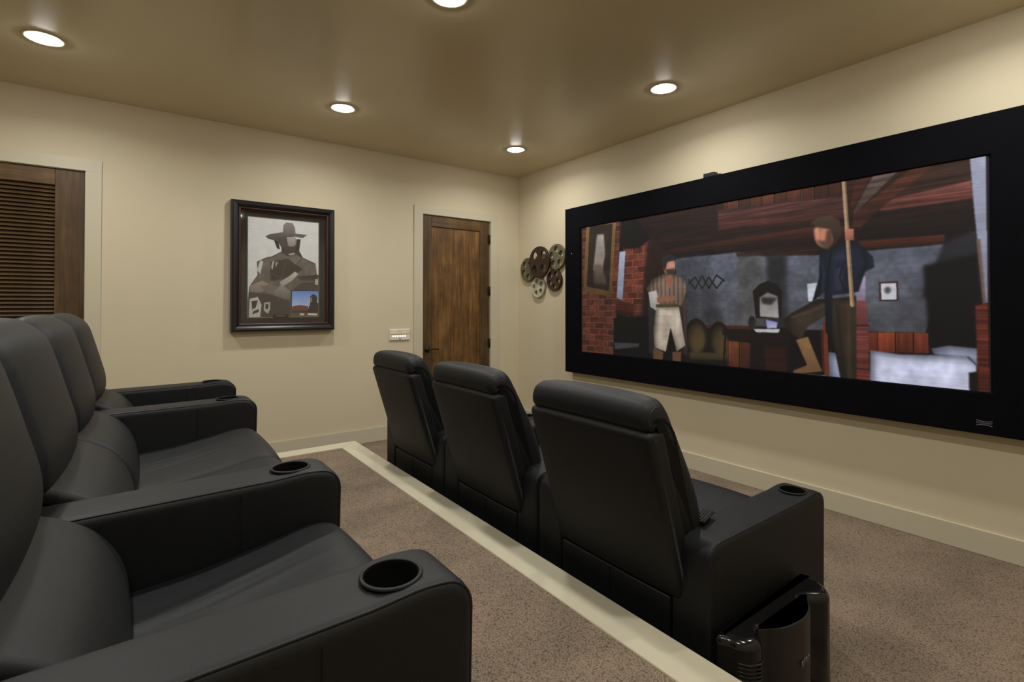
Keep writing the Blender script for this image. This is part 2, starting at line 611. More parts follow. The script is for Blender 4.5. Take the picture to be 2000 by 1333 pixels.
SCREEN_OPS = [
('p',[1692,130,4887,188,7687,152,7774,2261,3220,2837,1689,2902],(44,22,18),(30,15,13),'wood',3),
('p',[4853,174,9753,130,9809,3708,8001,3651,4847,3154],(60,33,26),(30,16,14),'wood',3),
('p',[5061,37,6931,123,6956,821,5092,634],(112,64,40),(80,42,28),'plank',2),
('p',[6931,123,7687,152,7709,836,6956,821],(84,42,28),(64,30,22),'plank',2),
('p',[4921,577,7780,951,7777,1268,4934,951],(88,50,46),None,'wood',2),
('p',[4921,973,6931,1073,7777,1232,7777,1959,4918,1837],(92,52,47),(70,36,30),'wood',2),
('p',[2828,1757,4934,1765,7777,1959,7777,2204,3220,2593],(52,26,20),(36,18,15),'wood',3),
('p',[3220,2593,7136,2197,7774,2384,7774,2751,3263,2931],(78,38,25),(40,20,16),'wood',3),
('p',[2831,159,4887,217,4934,1765,2828,1844],(50,25,21),(38,18,15),'wood',3),
('p',[8001,3413,8098,2009,9796,1909,9812,2988,9376,3500],(44,24,20),(18,11,11),'wood',3),
('p',[9012,109,9746,123,9756,1167,8570,1498],(72,42,32),(58,34,26),'wood',3),
('p',[8403,1433,9765,1102,9796,1837,8403,1901],(140,80,72),(96,50,42),'wood',2),
('p',[7914,2427,7939,1837,8994,44,9314,102,8381,1808,8051,2528],(98,52,34),(66,32,22),'wood',2),
('p',[7917,1765,8300,145,8738,102,7961,1844],(104,84,78),(70,54,50),'wood',2),
('p',[7895,1333,7967,281,8256,181,7917,1585],(80,38,26),None,'wood',2),
('p',[8026,3118,9395,3204,9392,3557,8026,3557],(96,44,30),(60,28,20),'wood',2),
('p',[3636,3212,5388,3147,7236,3644,9376,3608,9417,4464,9106,7380,3870,7467],(96,100,116),(78,78,84),'plaster',2),
('p',[3636,3212,4560,3176,5114,7373,3870,7467],(72,74,84),(58,58,62),'plaster',14),
('p',[5388,3190,7236,3240,7236,3644,5453,3442],(52,26,18),None,'wood',2),
('p',[6138,3406,6598,3492,6632,7330,6200,7366],(44,44,48),None,'plaster',8),
('p',[5453,3348,6079,3464,6128,7301,5444,7351],(92,92,94),(76,74,74),'plaster',6),
('p',[9376,3586,9843,3104,9868,6171,9053,5832],(46,46,54),(24,22,26),'',5),
('p',[9078,4472,9855,4126,9843,8107,9180,8057],(17,13,15),(12,10,12),'',5),
('p',[1841,1865,2828,1757,3238,2715,3285,4486,2728,8806,1552,6106],(112,58,42),(78,40,30),'brick',2),
('p',[49,-100,1701,102,1583,5393,1425,9821,40,9806],(98,54,40),(78,42,32),'brick',2),
('p',[1701,188,2252,87,2828,1757,2417,2254,1838,2218],(18,12,12),None,'',4),
('p',[2694,2060,2828,1757,3472,2888,3300,4817,2862,8784,2408,8849],(52,26,20),(34,18,16),'',8),
('p',[1658,2355,1897,2369,1776,5789,1543,5602],(160,170,192),(120,125,145),'',2),
('p',[249,-42,1530,116,1337,5523,102,5076],(140,108,60),(90,66,36),'',1.5),
('p',[389,195,1384,289,1222,5098,255,4702],(58,42,32),(44,30,24),'plaster',2),
('p',[715,893,1011,929,1076,2427,899,4061,544,3456],(165,155,150),(120,105,95),'',4),
('p',[566,3082,902,3132,1169,4637,566,4493],(110,92,78),(70,60,50),'',5),
('p',[1533,5803,2243,6077,2184,7013,1481,6682],(88,38,24),(50,22,16),'wood',2),
('p',[1428,7042,2775,6819,2862,9655,1403,9821],(14,12,12),None,'',3),
('p',[1425,8777,2408,8712,2408,8957,1477,9252],(62,62,68),None,'',2),
('p',[3870,7387,6645,7301,6639,9806,3944,9886],(30,18,14),(18,12,10),'wood',3),
('p',[3870,7323,5886,7330,5886,7488,3885,7539],(72,36,24),None,'',1.5),
('e',[4290,8050,4629,8014,4290,9151],(38,28,20),None,'skin',1.2),
('e',[4290,8122,4557,8093,4290,9014],(74,60,34),None,'skin',4),
('e',[4934,8129,5220,8093,4931,9158],(36,26,18),None,'skin',1.2),
('e',[4934,8201,5152,8172,4931,9029],(76,62,34),None,'skin',4),
('p',[4063,9007,5176,8899,5108,9346,4100,9468],(80,68,40),(50,42,26),'',4),
('p',[5111,8179,5792,8237,5746,9943,5161,9842],(112,62,34),(70,36,22),'plank',2),
('p',[5761,7956,6642,7855,6639,9806,5758,9943],(26,14,12),None,'wood',3),
('p',[6066,8338,6586,8323,6583,9713,6122,9756],(48,20,16),None,'wood',3),
('p',[5030,7575,6642,7409,6654,7754,5030,7862],(24,18,17),None,'',1.5),
('l',[5111,7812,5055,9792],(22,16,15),None,8,1.0),
('l',[6586,7733,6611,9770],(30,18,14),None,9,1.0),
('p',[5817,5371,5982,5004,6181,4832,6396,5098,6492,5407,6477,6840,5889,6862],(24,19,17),None,'',1.5),
('p',[5982,5724,6169,5458,6399,5674,6427,6840,5985,6775],(118,116,116),(150,146,140),'',2),
('p',[6013,5724,6393,5767,6250,6142,6041,6070],(50,46,44),None,'',4),
('p',[5827,7452,6452,7409,6418,7618,5898,7639],(176,176,178),None,'',1.5),
('p',[6128,6934,6396,7056,6374,7380,6153,7395],(130,130,205),(170,170,200),'',2),
('e',[5795,7114,5883,7114,5795,7481],(48,50,44),None,'skin',2),
('l',[4069,4803,4262,4428,4467,5141,4666,4479,4878,5170,5064,4666],(30,32,36),None,7,1.0),
('l',[4069,4565,4259,5170,4470,4378,4663,5156,4878,4378,5086,4738],(30,32,36),None,7,1.0),
('p',[8371,5105,8686,5098,8692,5976,8378,5998],(64,44,44),None,'',1.2),
('p',[8406,5184,8658,5184,8664,5911,8412,5926],(186,186,192),None,'',1.2),
('e',[8518,5494,8570,5501,8518,5652],(130,130,136),None,'skin',3),
('p',[7037,5069,7283,5040,7261,6048,7055,5955],(180,184,196),None,'',1.5),
('p',[8169,7423,9143,7359,9149,8244,8166,8330],(138,62,36),(92,38,24),'plank',1.5),
('p',[7955,4839,8141,4796,8147,5976,7961,5976],(158,148,176),(130,110,130),'',2),
('p',[7942,5976,8157,5976,8188,7092,7948,7114],(132,72,70),(104,54,52),'',2),
('p',[7930,7157,8179,7143,8216,9806,7948,9814],(124,62,58),(92,40,34),'wood',2),
('l',[7939,7135,8188,7121],(60,26,22),None,6,1.0),
('l',[7951,9144,8210,9144],(64,26,22),None,5,1.0),
('p',[8213,8244,8714,8352,9675,8237,9815,8618,9793,9770,8207,9857],(178,182,204),(160,162,180),'cloth',2),
('p',[9180,8021,9435,7855,9846,7920,9849,8734,9709,8280,9224,8273],(150,154,176),(120,124,146),'cloth',2),
('p',[9709,8935,9843,8842,9846,9756,9718,9792],(24,15,15),None,'',2),
('p',[9799,6185,9967,6106,9983,9770,9834,9756],(108,44,30),(80,30,20),'wood',2),
('p',[9746,138,9961,138,9970,6091,9918,6070,9802,2470],(158,162,184),(126,128,146),'',1.5),
('p',[9824,3507,9874,3521,9942,6070,9899,6171],(110,84,72),None,'',2),
('p',[7447,8446,7942,8546,7948,9814,7460,9770],(150,158,182),(120,126,146),'cloth',2),
('p',[6682,9662,7451,9626,7451,9778,6719,9893],(184,180,166),None,'',1.2),
('l',[7391,7085,7419,9583],(112,48,30),None,16,1.0),
('l',[7326,7402,7351,9403],(80,32,22),None,6,1.0),
('p',[2734,5192,2989,6365,3055,8762,2877,9482,2756,9223],(52,47,47),(36,33,34),'',2),
('p',[3752,6120,3982,4904,4038,9274,3817,9130],(74,58,54),(52,40,38),'stripe',2),
('p',[3008,6199,3761,6156,3960,8633,3683,9072,3496,7567,3338,9130,2949,8906,2918,7783],(176,162,146),(140,128,114),'cloth',2),
('p',[2915,8914,3260,9137,3216,9814,2896,9785],(98,68,46),None,'',2),
('p',[3543,9079,3836,9029,3817,9821,3559,9814],(98,68,46),None,'',2),
('p',[2672,5019,2868,4443,3235,4119,3699,4176,3985,4745,3997,5263,3870,6171,3024,6214,2778,5443],(128,106,90),(92,76,66),'stripe',2),
('p',[3304,4241,3568,4277,3503,4990,3384,4904],(150,96,72),None,'',2),
('p',[2744,5271,3027,5156,3129,6120,3008,6480,2812,6250],(176,172,170),(150,146,144),'',2),
('p',[3027,5623,3630,5515,3664,5832,3061,5983],(140,92,70),None,'',2),
('p',[3008,6084,3761,6063,3761,6250,3008,6286],(80,66,40),None,'',1.5),
('e',[3453,3629,3652,3658,3453,4277],(180,130,108),None,'skin',2),
('p',[3210,3492,3235,3039,3437,2816,3668,3053,3683,3284,3388,3363,3319,3917],(46,42,46),None,'',2),
('p',[3338,3838,3633,3802,3602,4198,3388,4234],(70,58,56),None,'',3),
('p',[7230,5897,7973,5739,7976,9778,7690,9785,7513,7510,7429,6523],(60,48,36),(40,32,26),'cloth',2),
('p',[7255,5832,7454,6027,7429,6646,7046,7236,6903,7956,6654,7567,6520,6941,6701,6567],(66,53,40),(46,37,28),'cloth',2),
('p',[6794,7942,7049,7747,7223,8798,7332,9432,6719,9756,6738,9518,7024,9194],(140,104,66),(112,82,54),'',2),
('p',[7286,3528,7525,3204,7774,3118,8004,3147,8275,3939,8300,4436,8135,4594,8020,5537,7538,5681,7531,7531,7407,7546,7382,5501,7136,6048,7283,4767],(30,38,58),(18,22,34),'cloth',2),
('p',[7606,3694,7771,3600,7721,5422,7578,5472],(46,54,78),None,'',6),
('l',[7535,3305,7457,4407,7429,5652],(14,16,24),None,6,2),
('l',[7311,3888,7382,4652,7332,5645],(44,52,74),None,6,3),
('l',[8091,3550,8179,4270,8020,4961],(14,18,26),None,8,4),
('l',[7771,3968,7675,4810,7768,5422],(16,20,30),None,4,2),
('p',[7581,3932,7749,3867,7724,4320,7600,4371],(40,48,70),(24,30,44),'',1.5),
('l',[7622,6149,7668,7373,7755,9670],(34,27,20),None,9,4),
('l',[7836,6156,7849,9648],(78,64,48),None,8,5),
('l',[6701,6804,7021,6531,7379,6149],(86,70,52),None,8,4),
('e',[7388,2621,7594,2679,7385,3312],(190,126,98),None,'skin',2),
('p',[7177,2333,7289,2269,7298,2873,7236,2960],(206,142,112),None,'',4),
('p',[7438,2413,7547,2441,7572,3190,7485,3356,7385,3276],(96,62,50),None,'',5),
('p',[7115,2038,7279,1757,7528,1765,7690,2089,7718,2794,7594,3219,7507,2456,7248,2254],(82,62,46),(52,38,30),'',2),
('p',[7261,2931,7485,3024,7475,3420,7326,3284],(100,70,58),None,'',4),
('l',[7762,123,7905,6156],(168,138,104),None,14,1.0),
('l',[7790,138,7927,6156],(120,94,70),None,4,1.0),
('p',[7774,2506,7942,2535,7948,3096,7793,3060],(176,116,92),(140,88,70),'',2)]
POSTER_OPS = [
('p',[-308,-156,10138,-175,10168,10105,-147,10123],(212,212,212),(200,200,199),'',1),
('p',[4755,1437,4815,556,5249,227,6133,255,6464,665,6592,1392],(138,134,131),(112,108,105),'',3),
('p',[2320,1825,2955,1576,4680,1292,6740,1318,8271,1368,7642,1731,6299,1625,4547,2089,3538,2188,2679,2047],(110,105,102),(80,76,73),'',2),
('p',[3968,2100,4397,1778,6298,1592,6718,1945,6669,2809,6100,3331,5148,3378,4560,2918],(88,82,78),(76,70,66),'',4),
('p',[5300,1758,6625,1649,6605,2436,6284,2776,5503,2656],(172,166,160),(140,132,126),'',4),
('p',[4558,2812,6757,2697,7664,3783,6332,4219,4574,3873],(72,65,60),(60,54,50),'',3),
('p',[4776,2854,6578,2621,6204,3391,5265,3436],(74,68,65),None,'',5),
('p',[3509,2148,4143,2176,4331,3089,3925,2972],(54,50,48),None,'',4),
('p',[6777,1888,7314,1890,7090,3197,6585,3190],(58,53,50),None,'',4),
('p',[3138,3855,4565,3290,5445,3726,6321,3363,7514,3736,9559,4348,9798,5587,10144,6875,10168,10105,-147,10123,15,8190,193,6958,1274,5790,1177,4446,2431,3972],(96,88,82),(84,76,70),'cloth',2),
('p',[3005,4365,5449,3992,7678,5020,5768,5944,3040,6351],(66,58,52),(58,50,45),'',8),
('p',[5515,3509,6542,3310,6323,3492,5663,3630],(180,176,172),None,'',2),
('l',[5445,3726,5025,4912,4463,5989],(120,112,104),None,5,3),
('l',[7515,3844,6559,4636,5156,3952],(60,54,50),None,6,2),
('l',[7825,4799,8432,5421,9340,5495],(124,116,108),None,7,3),
('l',[3311,5611,4463,5989,5039,5863],(130,122,114),None,6,3),
('l',[8269,4241,8729,4978,8433,5528],(66,60,56),None,5,3),
('l',[1939,7733,3492,7901,5512,8483],(120,112,104),None,8,4),
('l',[4504,8608,5805,8635],(140,132,124),None,5,2),
('p',[5740,3925,6769,3664,7515,3844,6484,4533],(112,104,98),None,'',3),
('p',[1194,5275,1662,4268,2044,4408,1648,5672],(190,186,182),None,'',5),
('p',[3289,4353,3601,4234,3332,5191,3101,4990],(170,164,160),None,'',3),
('p',[3718,4334,4121,4422,3728,4965],(150,144,138),None,'',3),
('p',[4326,6414,5765,5732,6493,5279,6999,5527,6065,6252,4621,6930],(186,178,170),(150,140,132),'',3),
('p',[259,6854,1913,6337,3118,6766,1934,7474,277,7673],(150,138,126),(120,108,98),'',6),
('p',[1644,6915,3187,6660,4337,7148,4349,7880,2638,7611],(112,104,98),None,'',8),
('p',[3484,7433,4474,6703,5860,7316,5724,8058,4645,8438,3640,8210],(140,132,126),(100,92,88),'',5),
('p',[136,7472,3064,7704,5801,8372,5824,9998,1845,10048,1681,8768,285,8030],(72,65,60),None,'',8),
('p',[261,8184,1317,7954,1848,8765,1596,10102,125,10120],(184,180,176),None,'',2),
('p',[498,8383,1325,8313,1063,9036,585,9249],(60,54,50),None,'',2),
('p',[726,9400,1481,9182,1418,9491,595,9707],(60,54,50),None,'',2),
('p',[2165,8553,3021,8473,2978,9260,2676,9677,2138,9325],(172,168,164),None,'',2),
('p',[2378,8703,2770,8664,2751,9140,2358,9167],(60,54,50),None,'',2),
('p',[6943,5796,10134,5521,10139,6172,7244,6213],(52,46,43),(70,62,58),'',6),
('p',[7544,6417,10139,6226,10146,7146,6078,7257],(72,64,59),None,'',6),
('p',[9527,6029,9954,5961,9959,6664,9471,6571],(170,166,160),None,'',4),
('p',[5932,7230,10146,7200,10134,9569,5919,9546],(52,46,60),None,'',1),
('p',[6079,7331,10055,7289,10026,9442,6063,9418],(96,134,205),(196,204,222),'',1.2),
('p',[6100,8913,7274,8764,8466,8901,8472,9444,6063,9418],(128,76,66),(90,60,50),'',3),
('p',[8727,7881,9131,7614,9663,7730,9848,8070,9745,8449,10020,8604,10026,9442,8322,9468,8690,8737,8792,8415],(54,48,48),None,'',2),
('p',[8758,7988,9028,7874,9063,8409,8823,8521],(150,110,90),None,'',3),
('p',[7210,9633,7877,9655,7820,9878,7257,9843],(196,194,188),None,'',2),
('p',[8399,9648,9861,9680,9802,9874,8401,9850],(206,204,198),None,'',1.5)]

# ================================================================== SETTING
fl = box('floor', XB - 0.1, XS + 0.1, YN - 0.1, YL + 0.6, -0.1, 0.0, M['carpet']); tag(fl, kind='structure')
ce = box('ceiling', XB - 0.1, XS + 0.1, YN - 0.1, YL + 0.6, ZC, ZC + 0.1, M['ceil']); tag(ce, kind='structure')
tag(box('wall_right', XS, XS + 0.1, YN - 0.1, YL + 0.1, 0, ZC, M['wall']), kind='structure')
tag(box('wall_near', XB - 0.1, XS + 0.1, YN - 0.1, YN, 0, ZC, M['wall']), kind='structure')
tag(box('wall_back', XB - 0.1, XB, YN, YL + 0.1, 0, ZC, M['wall']), kind='structure')
# left wall with two door openings
D1 = (-1.245, -0.345, 2.470)      # louvred door: x0, x1, top
D2 = (2.540, 3.452, 2.452)        # panel door
bm = bmesh.new()
for (a, b_, c, d) in ((XB, D1[0], 0, ZC), (D1[0], D1[1], D1[2], ZC), (D1[1], D2[0], 0, ZC), (D2[0], D2[1], D2[2], ZC), (D2[1], XS + 0.1, 0, ZC)):
    add_box(bm, a, b_, YL, YL + 0.14, c, d)
tag(bm_obj('wall_left', bm, M['wall']), kind='structure')

def base_bar(name, x0, x1, y0, y1):
    return tag(box(name, x0, x1, y0, y1, 0, 0.142, M['trim'], None, 0.004, 2), kind='structure')
base_bar('baseboard_right', XS - 0.018, XS, YN, YL - 0.018)
bm = bmesh.new()
for (a, b_) in ((XB, D1[0] - 0.105), (D1[1] + 0.105, D2[0] - 0.105), (D2[1] + 0.105, XS)):
    add_box(bm, a, b_, YL - 0.018, YL, 0, 0.150)
bmesh.ops.bevel(bm, geom=bm.edges[:], offset=0.004, segments=2, affect='EDGES')
tag(bm_obj('baseboard_left', bm, M['trim']), kind='structure')
base_bar('baseboard_near', XB, XS - 0.018, YN, YN + 0.018)
base_bar('baseboard_back', XB, XB + 0.018, YN + 0.018, YL - 0.018)

# raised seating platform
pf = empty('platform', (PX, PY, 0)); tag(pf, 'raised carpeted seating platform with a painted wood border under the rear row', 'platform', kind='structure')
def W2(o, ox, oy, oz=0):       # world coordinates -> local of a thing standing at (ox, oy, oz)
    o.data.transform(Matrix.Translation((-ox, -oy, -oz)))
    return o
W2(box('platform_core', XB, PX - 0.02, YN, PY - 0.02, 0.0, RISE - 0.03, M['wall'], pf), PX, PY)
W2(box('carpet', XB, PX - 0.155, YN, PY - 0.15, RISE - 0.03, RISE - 0.004, M['carpet'], pf), PX, PY)
tb = 0.155
bm = bmesh.new()       # front border board with mitred end
def prism(bm, pts, z0, z1):
    lo = [bm.verts.new((x, y, z0)) for x, y in pts]; hi = [bm.verts.new((x, y, z1)) for x, y in pts]
    bm.faces.new(lo[::-1]); bm.faces.new(hi)
    for i in range(len(pts)):
        j = (i + 1) % len(pts)
        bm.faces.new((lo[i], lo[j], hi[j], hi[i]))
prism(bm, [(PX, YN), (PX, PY), (PX - tb, PY - 0.15), (PX - tb, YN)], RISE - 0.03, RISE)
bmesh.ops.bevel(bm, geom=bm.edges[:], offset=0.002, segments=2, affect='EDGES')
W2(bm_obj('border_board', bm, M['trim'], pf), PX, PY)
bm = bmesh.new()
prism(bm, [(PX - 0.001, PY), (XB, PY), (XB, PY - 0.15), (PX - tb - 0.001, PY - 0.15)], RISE - 0.03, RISE)
bmesh.ops.bevel(bm, geom=bm.edges[:], offset=0.002, segments=2, affect='EDGES')
W2(bm_obj('border_board', bm, M['trim'], pf), PX, PY)
W2(box('riser_board', PX - 0.02, PX - 0.004, YN, PY - 0.004, 0, RISE - 0.03, M['trim'], pf), PX, PY)
W2(box('riser_board', XB, PX - 0.02, PY - 0.02, PY - 0.004, 0, RISE - 0.03, M['trim'], pf), PX, PY)

# ------------------------------------------------------------------ doors
def casing(parent, x0, x1, top, w=0.105, ox=0, head=0.085):
    yb, yf = YL, YL - 0.014
    for (a, b_, c, d) in ((x0 - w, x0, 0, top), (x1, x1 + w, 0, top), (x0 - w, x1 + w, top, top + head)):
        o = box('casing_board', a, b_, yf, yb, c, d, M['trim'], parent, 0.0008, 1)
        W2(o, ox, YL)
    for (a, b_, c, d) in ((x0 - 0.001, x0 + 0.004, 0, top), (x1 - 0.004, x1 + 0.001, 0, top)):
        W2(box('jamb', a, b_, YL, YL + 0.1, c, d, M['trim'], parent), ox, YL)
    W2(box('jamb', x0, x1, YL, YL + 0.1, top - 0.004, top + 0.001, M['trim'], parent), ox, YL)

x0, x1, tp = D1
ox = (x0 + x1) / 2
d1 = empty('door_1', (ox, YL, 0)); tag(d1, kind='structure')
casing(d1, x0, x1, tp, 0.098, ox, 0.09)
yf, yb = YL + 0.008, YL + 0.048
st = 0.18
for (a, b_) in ((x0 + 0.005, x0 + st), (x1 - st, x1 - 0.005)):
    W2(box('stile', a, b_, yf, yb, 0.008, tp - 0.006, M['wood'], d1, 0.003), ox, YL)
for (c, d) in ((tp - 0.13, tp - 0.006), (0.008, 0.24), (1.02, 1.16)):
    W2(box('rail', x0 + st, x1 - st, yf, yb, c, d, M['woodx'], d1, 0.003), ox, YL)
sl_me = None
for (za, zb) in ((0.24, 1.02), (1.16, tp - 0.13)):
    nsl = int(round((zb - za) / 0.0305))
    for i in range(nsl):
        z = za + (i + 0.5) * (zb - za) / nsl
        if sl_me is None:
            pr = roundpoly([(-0.004, 0.0145), (0.002, 0.0165), (0.030, -0.0135), (0.024, -0.0165)], 0.0015, 2)
            bm = bmesh.new()
            n_ = len(pr)
            va = [bm.verts.new((x0 + st + 0.001 - ox, p[0], p[1])) for p in pr]
            vb = [bm.verts.new((x1 - st - 0.001 - ox, p[0], p[1])) for p in pr]
            for q in range(n_):
                w_ = (q + 1) % n_
                bm.faces.new((va[q], va[w_], vb[w_], vb[q]))
            bm.faces.new(va); bm.faces.new(vb)
            # tilt so that the outer edge of each slat hangs lower
            for v in bm.verts:
                v.co.z = -v.co.z
            o = bm_obj('slat', bm, M['louver'], d1)
            sl_me = o.data
        else:
            o = link(bpy.data.objects.new('slat', sl_me), d1)
        o.location = (0, 0.014, z)
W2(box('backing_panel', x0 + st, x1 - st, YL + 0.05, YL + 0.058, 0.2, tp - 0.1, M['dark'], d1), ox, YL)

x0, x1, tp = D2
ox = (x0 + x1) / 2
d2 = empty('door_2', (ox, YL, 0)); tag(d2, kind='structure')
casing(d2, x0, x1, tp, 0.105, ox, 0.088)
st = 0.118
xr = x1 - 0.017           # leaf stops short of the jamb at the hinge side
for (a, b_) in ((x0 + 0.004, x0 + st), (xr - st - 0.01, xr)):
    W2(box('stile', a, b_, yf, yb, 0.008, tp - 0.006, M['wood'], d2, 0.003), ox, YL)
for (c, d) in ((tp - 0.128, tp - 0.006), (0.008, 0.26)):
    W2(box('rail', x0 + st, xr - st - 0.01, yf, yb, c, d, M['woodx'], d2, 0.003), ox, YL)
W2(box('door_panel', x0 + st - 0.004, xr - st - 0.006, yf + 0.014, yb - 0.008, 0.25, tp - 0.12, M['panel'], d2), ox, YL)
for z in (2.236, 1.604, 0.973, 0.25):
    h = empty('hinge'); h.parent = d2; h.location = (xr + 0.007 - ox, 0.002, z)
    lathe('hinge_knuckle', [(0.0001, -0.055), (0.008, -0.055), (0.008, 0.055), (0.0001, 0.055)], M['bronze'], h, 12)
    box('hinge_leaf', -0.026, 0.0, -0.001, 0.006, -0.05, 0.05, M['bronze'], h)
hd = empty('door_handle'); hd.parent = d2; hd.location = (x0 + 0.062 - ox, 0.006, 0.935)
o = lathe('rose', [(0.0001, 0), (0.031, 0), (0.031, 0.008), (0.026, 0.012), (0.012, 0.014), (0.011, 0.045), (0.0001, 0.045)], M['bronze'], hd, 24)
o.rotation_euler = (R(90), 0, 0)
tube('lever', [(-0.004, -0.042, 0), (0.02, -0.046, 0.001), (0.06, -0.047, 0.003), (0.10, -0.044, 0.0), (0.118, -0.042, -0.003)], 0.0075, M['bronze'], hd, 10)

# ------------------------------------------------------------------ projection screen
SF = 3.77       # front of the frame
YA, YB_, ZT, ZB = 3.9089, 0.6945, 2.2781, 0.8891
scx = (YA + YB_) / 2; scz = (ZT + ZB) / 2
ps = empty('projection_screen', (XS, scx, 0.66))
tag(ps, 'wide black framed projection screen on the beige wall showing two men in a rustic room', 'screen')
oy0, oy1, oz0, oz1 = 0.4514, 4.1539, 0.7026, 2.4835
fr = sweep_frame('screen_frame', oy0, oy1, oz0, oz1,
                 [(0.0, XS - 0.002), (0.0, SF + 0.006), (0.006, SF), (0.228, SF), (0.236, SF + 0.006), (0.236, XS - 0.002)], M['velvet'], ps)
W2(fr, XS, scx, 0.66)
W2(box('screen_backing', SF + 0.014, XS - 0.02, oy0 + 0.2, oy1 - 0.2, oz0 + 0.17, oz1 - 0.18, M['velvet'], ps), XS, scx, 0.66)
im = paint('film_still', 1600, 691, SCREEN_OPS, (16, 11, 12), 0.12, 3, 0.85, 1.04)
pm = print_mat('lit_picture', im, 1.0)
o = quad_uv('screen_picture', [(SF + 0.011, YA, ZT), (SF + 0.011, YA, ZB), (SF + 0.011, YB_, ZB), (SF + 0.011, YB_, ZT)], pm, ps)
W2(o, XS, scx, 0.66)
RX = Matrix(((0, 0, -1, 0), (-1, 0, 0, 0), (0, 1, 0, 0), (0, 0, 0, 1)))     # text facing -X
lg = empty('maker_badge'); lg.parent = ps; lg.location = (SF - 0.0006 - XS, 0.7223 - scx, 0.7661 - 0.66)
text_mesh('badge_lettering', 'STEWART', 0.0155, M['logo'], lg, RX)
for s in (1, -1):
    pts = []
    for k in range(13):
        y = -0.034 + 0.068 * k / 12
        pts.append((0, y, s * (0.009 + 0.006 * (abs(y) / 0.034) ** 2)))
    tube('badge_line', pts, 0.0016, M['logo'], lg, 6)
W2(box('status_light', SF - 0.002, SF + 0.001, 4.043, 4.053, 1.985, 1.995, M['led'], ps), XS, scx, 0.66)
sn = empty('screen_sensor', (XS - 0.075, 2.385, 2.4835))
tag(sn, 'small black sensor box sitting on top edge of the screen frame', 'sensor')
box('sensor_body', -0.03, 0.025, -0.03, 0.07, 0, 0.034, M['blackplastic'], sn, 0.004)
box('sensor_bracket', -0.02, 0.045, -0.075, -0.03, 0, 0.012, M['blackplastic'], sn, 0.002)

# ------------------------------------------------------------------ film reel wall art
ra = empty('film_reel_art', (XS, 4.64, 1.55))
tag(ra, 'cluster of five metal film reels hung on wall beside the screen', 'wall art')
def reel(y, z, r_, x, m, rot, nh=5):
    g = empty('reel'); g.parent = ra; g.location = (x - XS, y - 4.64, z - 1.55)
    rm = Matrix(((0, 0, -1, 0), (-1, 0, 0, 0), (0, 1, 0, 0), (0, 0, 0, 1)))
    def flange(dx, th):
        cu = bpy.data.curves.new('flange', 'CURVE'); cu.dimensions = '2D'; cu.fill_mode = 'BOTH'; cu.extrude = th / 2
        cu.bevel_depth = 0.0012; cu.bevel_resolution = 1
        def ring(cx, cy, rr, n):
            sp = cu.splines.new('POLY'); sp.points.add(n - 1)
            for k in range(n):
                a = 2 * math.pi * k / n
                sp.points[k].co = (cx + rr * math.cos(a), cy + rr * math.sin(a), 0, 1)
            sp.use_cyclic_u = True
        ring(0, 0, r_, 44)
        ring(0, 0, r_ * 0.07, 12)
        for k in range(nh):
            a = rot + 2 * math.pi * k / nh
            ring(0.60 * r_ * math.cos(a), 0.60 * r_ * math.sin(a), r_ * 0.255, 20)
        t = bpy.data.objects.new('t', cu); COL.objects.link(t)
        me = bpy.data.meshes.new_from_object(t.evaluated_get(bpy.context.evaluated_depsgraph_get()))
        bpy.data.objects.remove(t)
        me.transform(Matrix.Translation((dx, 0, 0)) @ rm)
        me.materials.clear(); me.materials.append(m)
        link(bpy.data.objects.new('flange', me), g)
    flange(-0.008, 0.003); flange(0.008, 0.003)
    h = lathe('reel_hub', [(0.0001, -0.0125), (r_ * 0.08, -0.0125), (r_ * 0.17, -0.0105), (r_ * 0.17, 0.0105), (0.0001, 0.0105)], m, g, 24, False)
    h.data.transform(rm)
    tube('rim_wire', [(-0.0105, r_ * 0.985 * math.cos(2 * math.pi * k / 40), r_ * 0.985 * math.sin(2 * math.pi * k / 40)) for k in range(40)], 0.003, m, g, 6, True)
reel(4.645, 1.940, 0.187, 3.812, M['reel_dark'], R(45), 4)
reel(4.385, 1.987, 0.146, 3.858, M['reel_grey'], R(20))
reel(4.915, 1.868, 0.146, 3.858, M['reel_green'], R(60))
reel(4.720, 1.648, 0.122, 3.856, M['reel_white'], R(30))
reel(4.430, 1.722, 0.126, 3.858, M['reel_brown'], R(-10))

# ------------------------------------------------------------------ framed poster
FX, FZ0 = 1.102, 1.184
pr_ = empty('framed_poster', (FX, YL - 0.003, FZ0), (R(0.9), 0, R(90)))
# local axes of the frame: +x away from the wall is world -Y after the 90 degree turn
pr_.rotation_euler = (0, R(-0.5), R(-90))
tag(pr_, 'black framed poster of a man in a wide brimmed hat on beige wall', 'poster')
hw, hh = 0.453, 1.188
fprof = [(0, 0.0), (0, 0.058), (0.006, 0.075), (0.020, 0.085), (0.036, 0.083), (0.050, 0.073), (0.058, 0.063), (0.062, 0.059), (0.062, 0.0)]
sweep_frame('outer_frame', -hw, hw, 0, hh, fprof, M['frame'], pr_)
lip = [(0.062, 0.0), (0.062, 0.061), (0.068, 0.064), (0.074, 0.061), (0.080, 0.043), (0.080, 0.0)]
sweep_frame('frame_lip', -hw, hw, 0, hh, lip, M['mahog'], pr_)
box('mat_board', 0.004, 0.022, -hw + 0.078, hw - 0.078, 0.078, hh - 0.078, M['mat'], pr_)
ip = paint('poster_print', 640, 960, POSTER_OPS, (190, 190, 188), 0.04, 5)
pmat = print_mat('poster_paper', ip, 0, 0.6)
ya, yb2, za, zb2 = -0.312, 0.308, 0.132, 1.049        # local y = world x - FX
quad_uv('print_sheet', [(0.0235, ya, zb2), (0.0235, ya, za), (0.0235, yb2, za), (0.0235, yb2, zb2)], pmat, pr_)
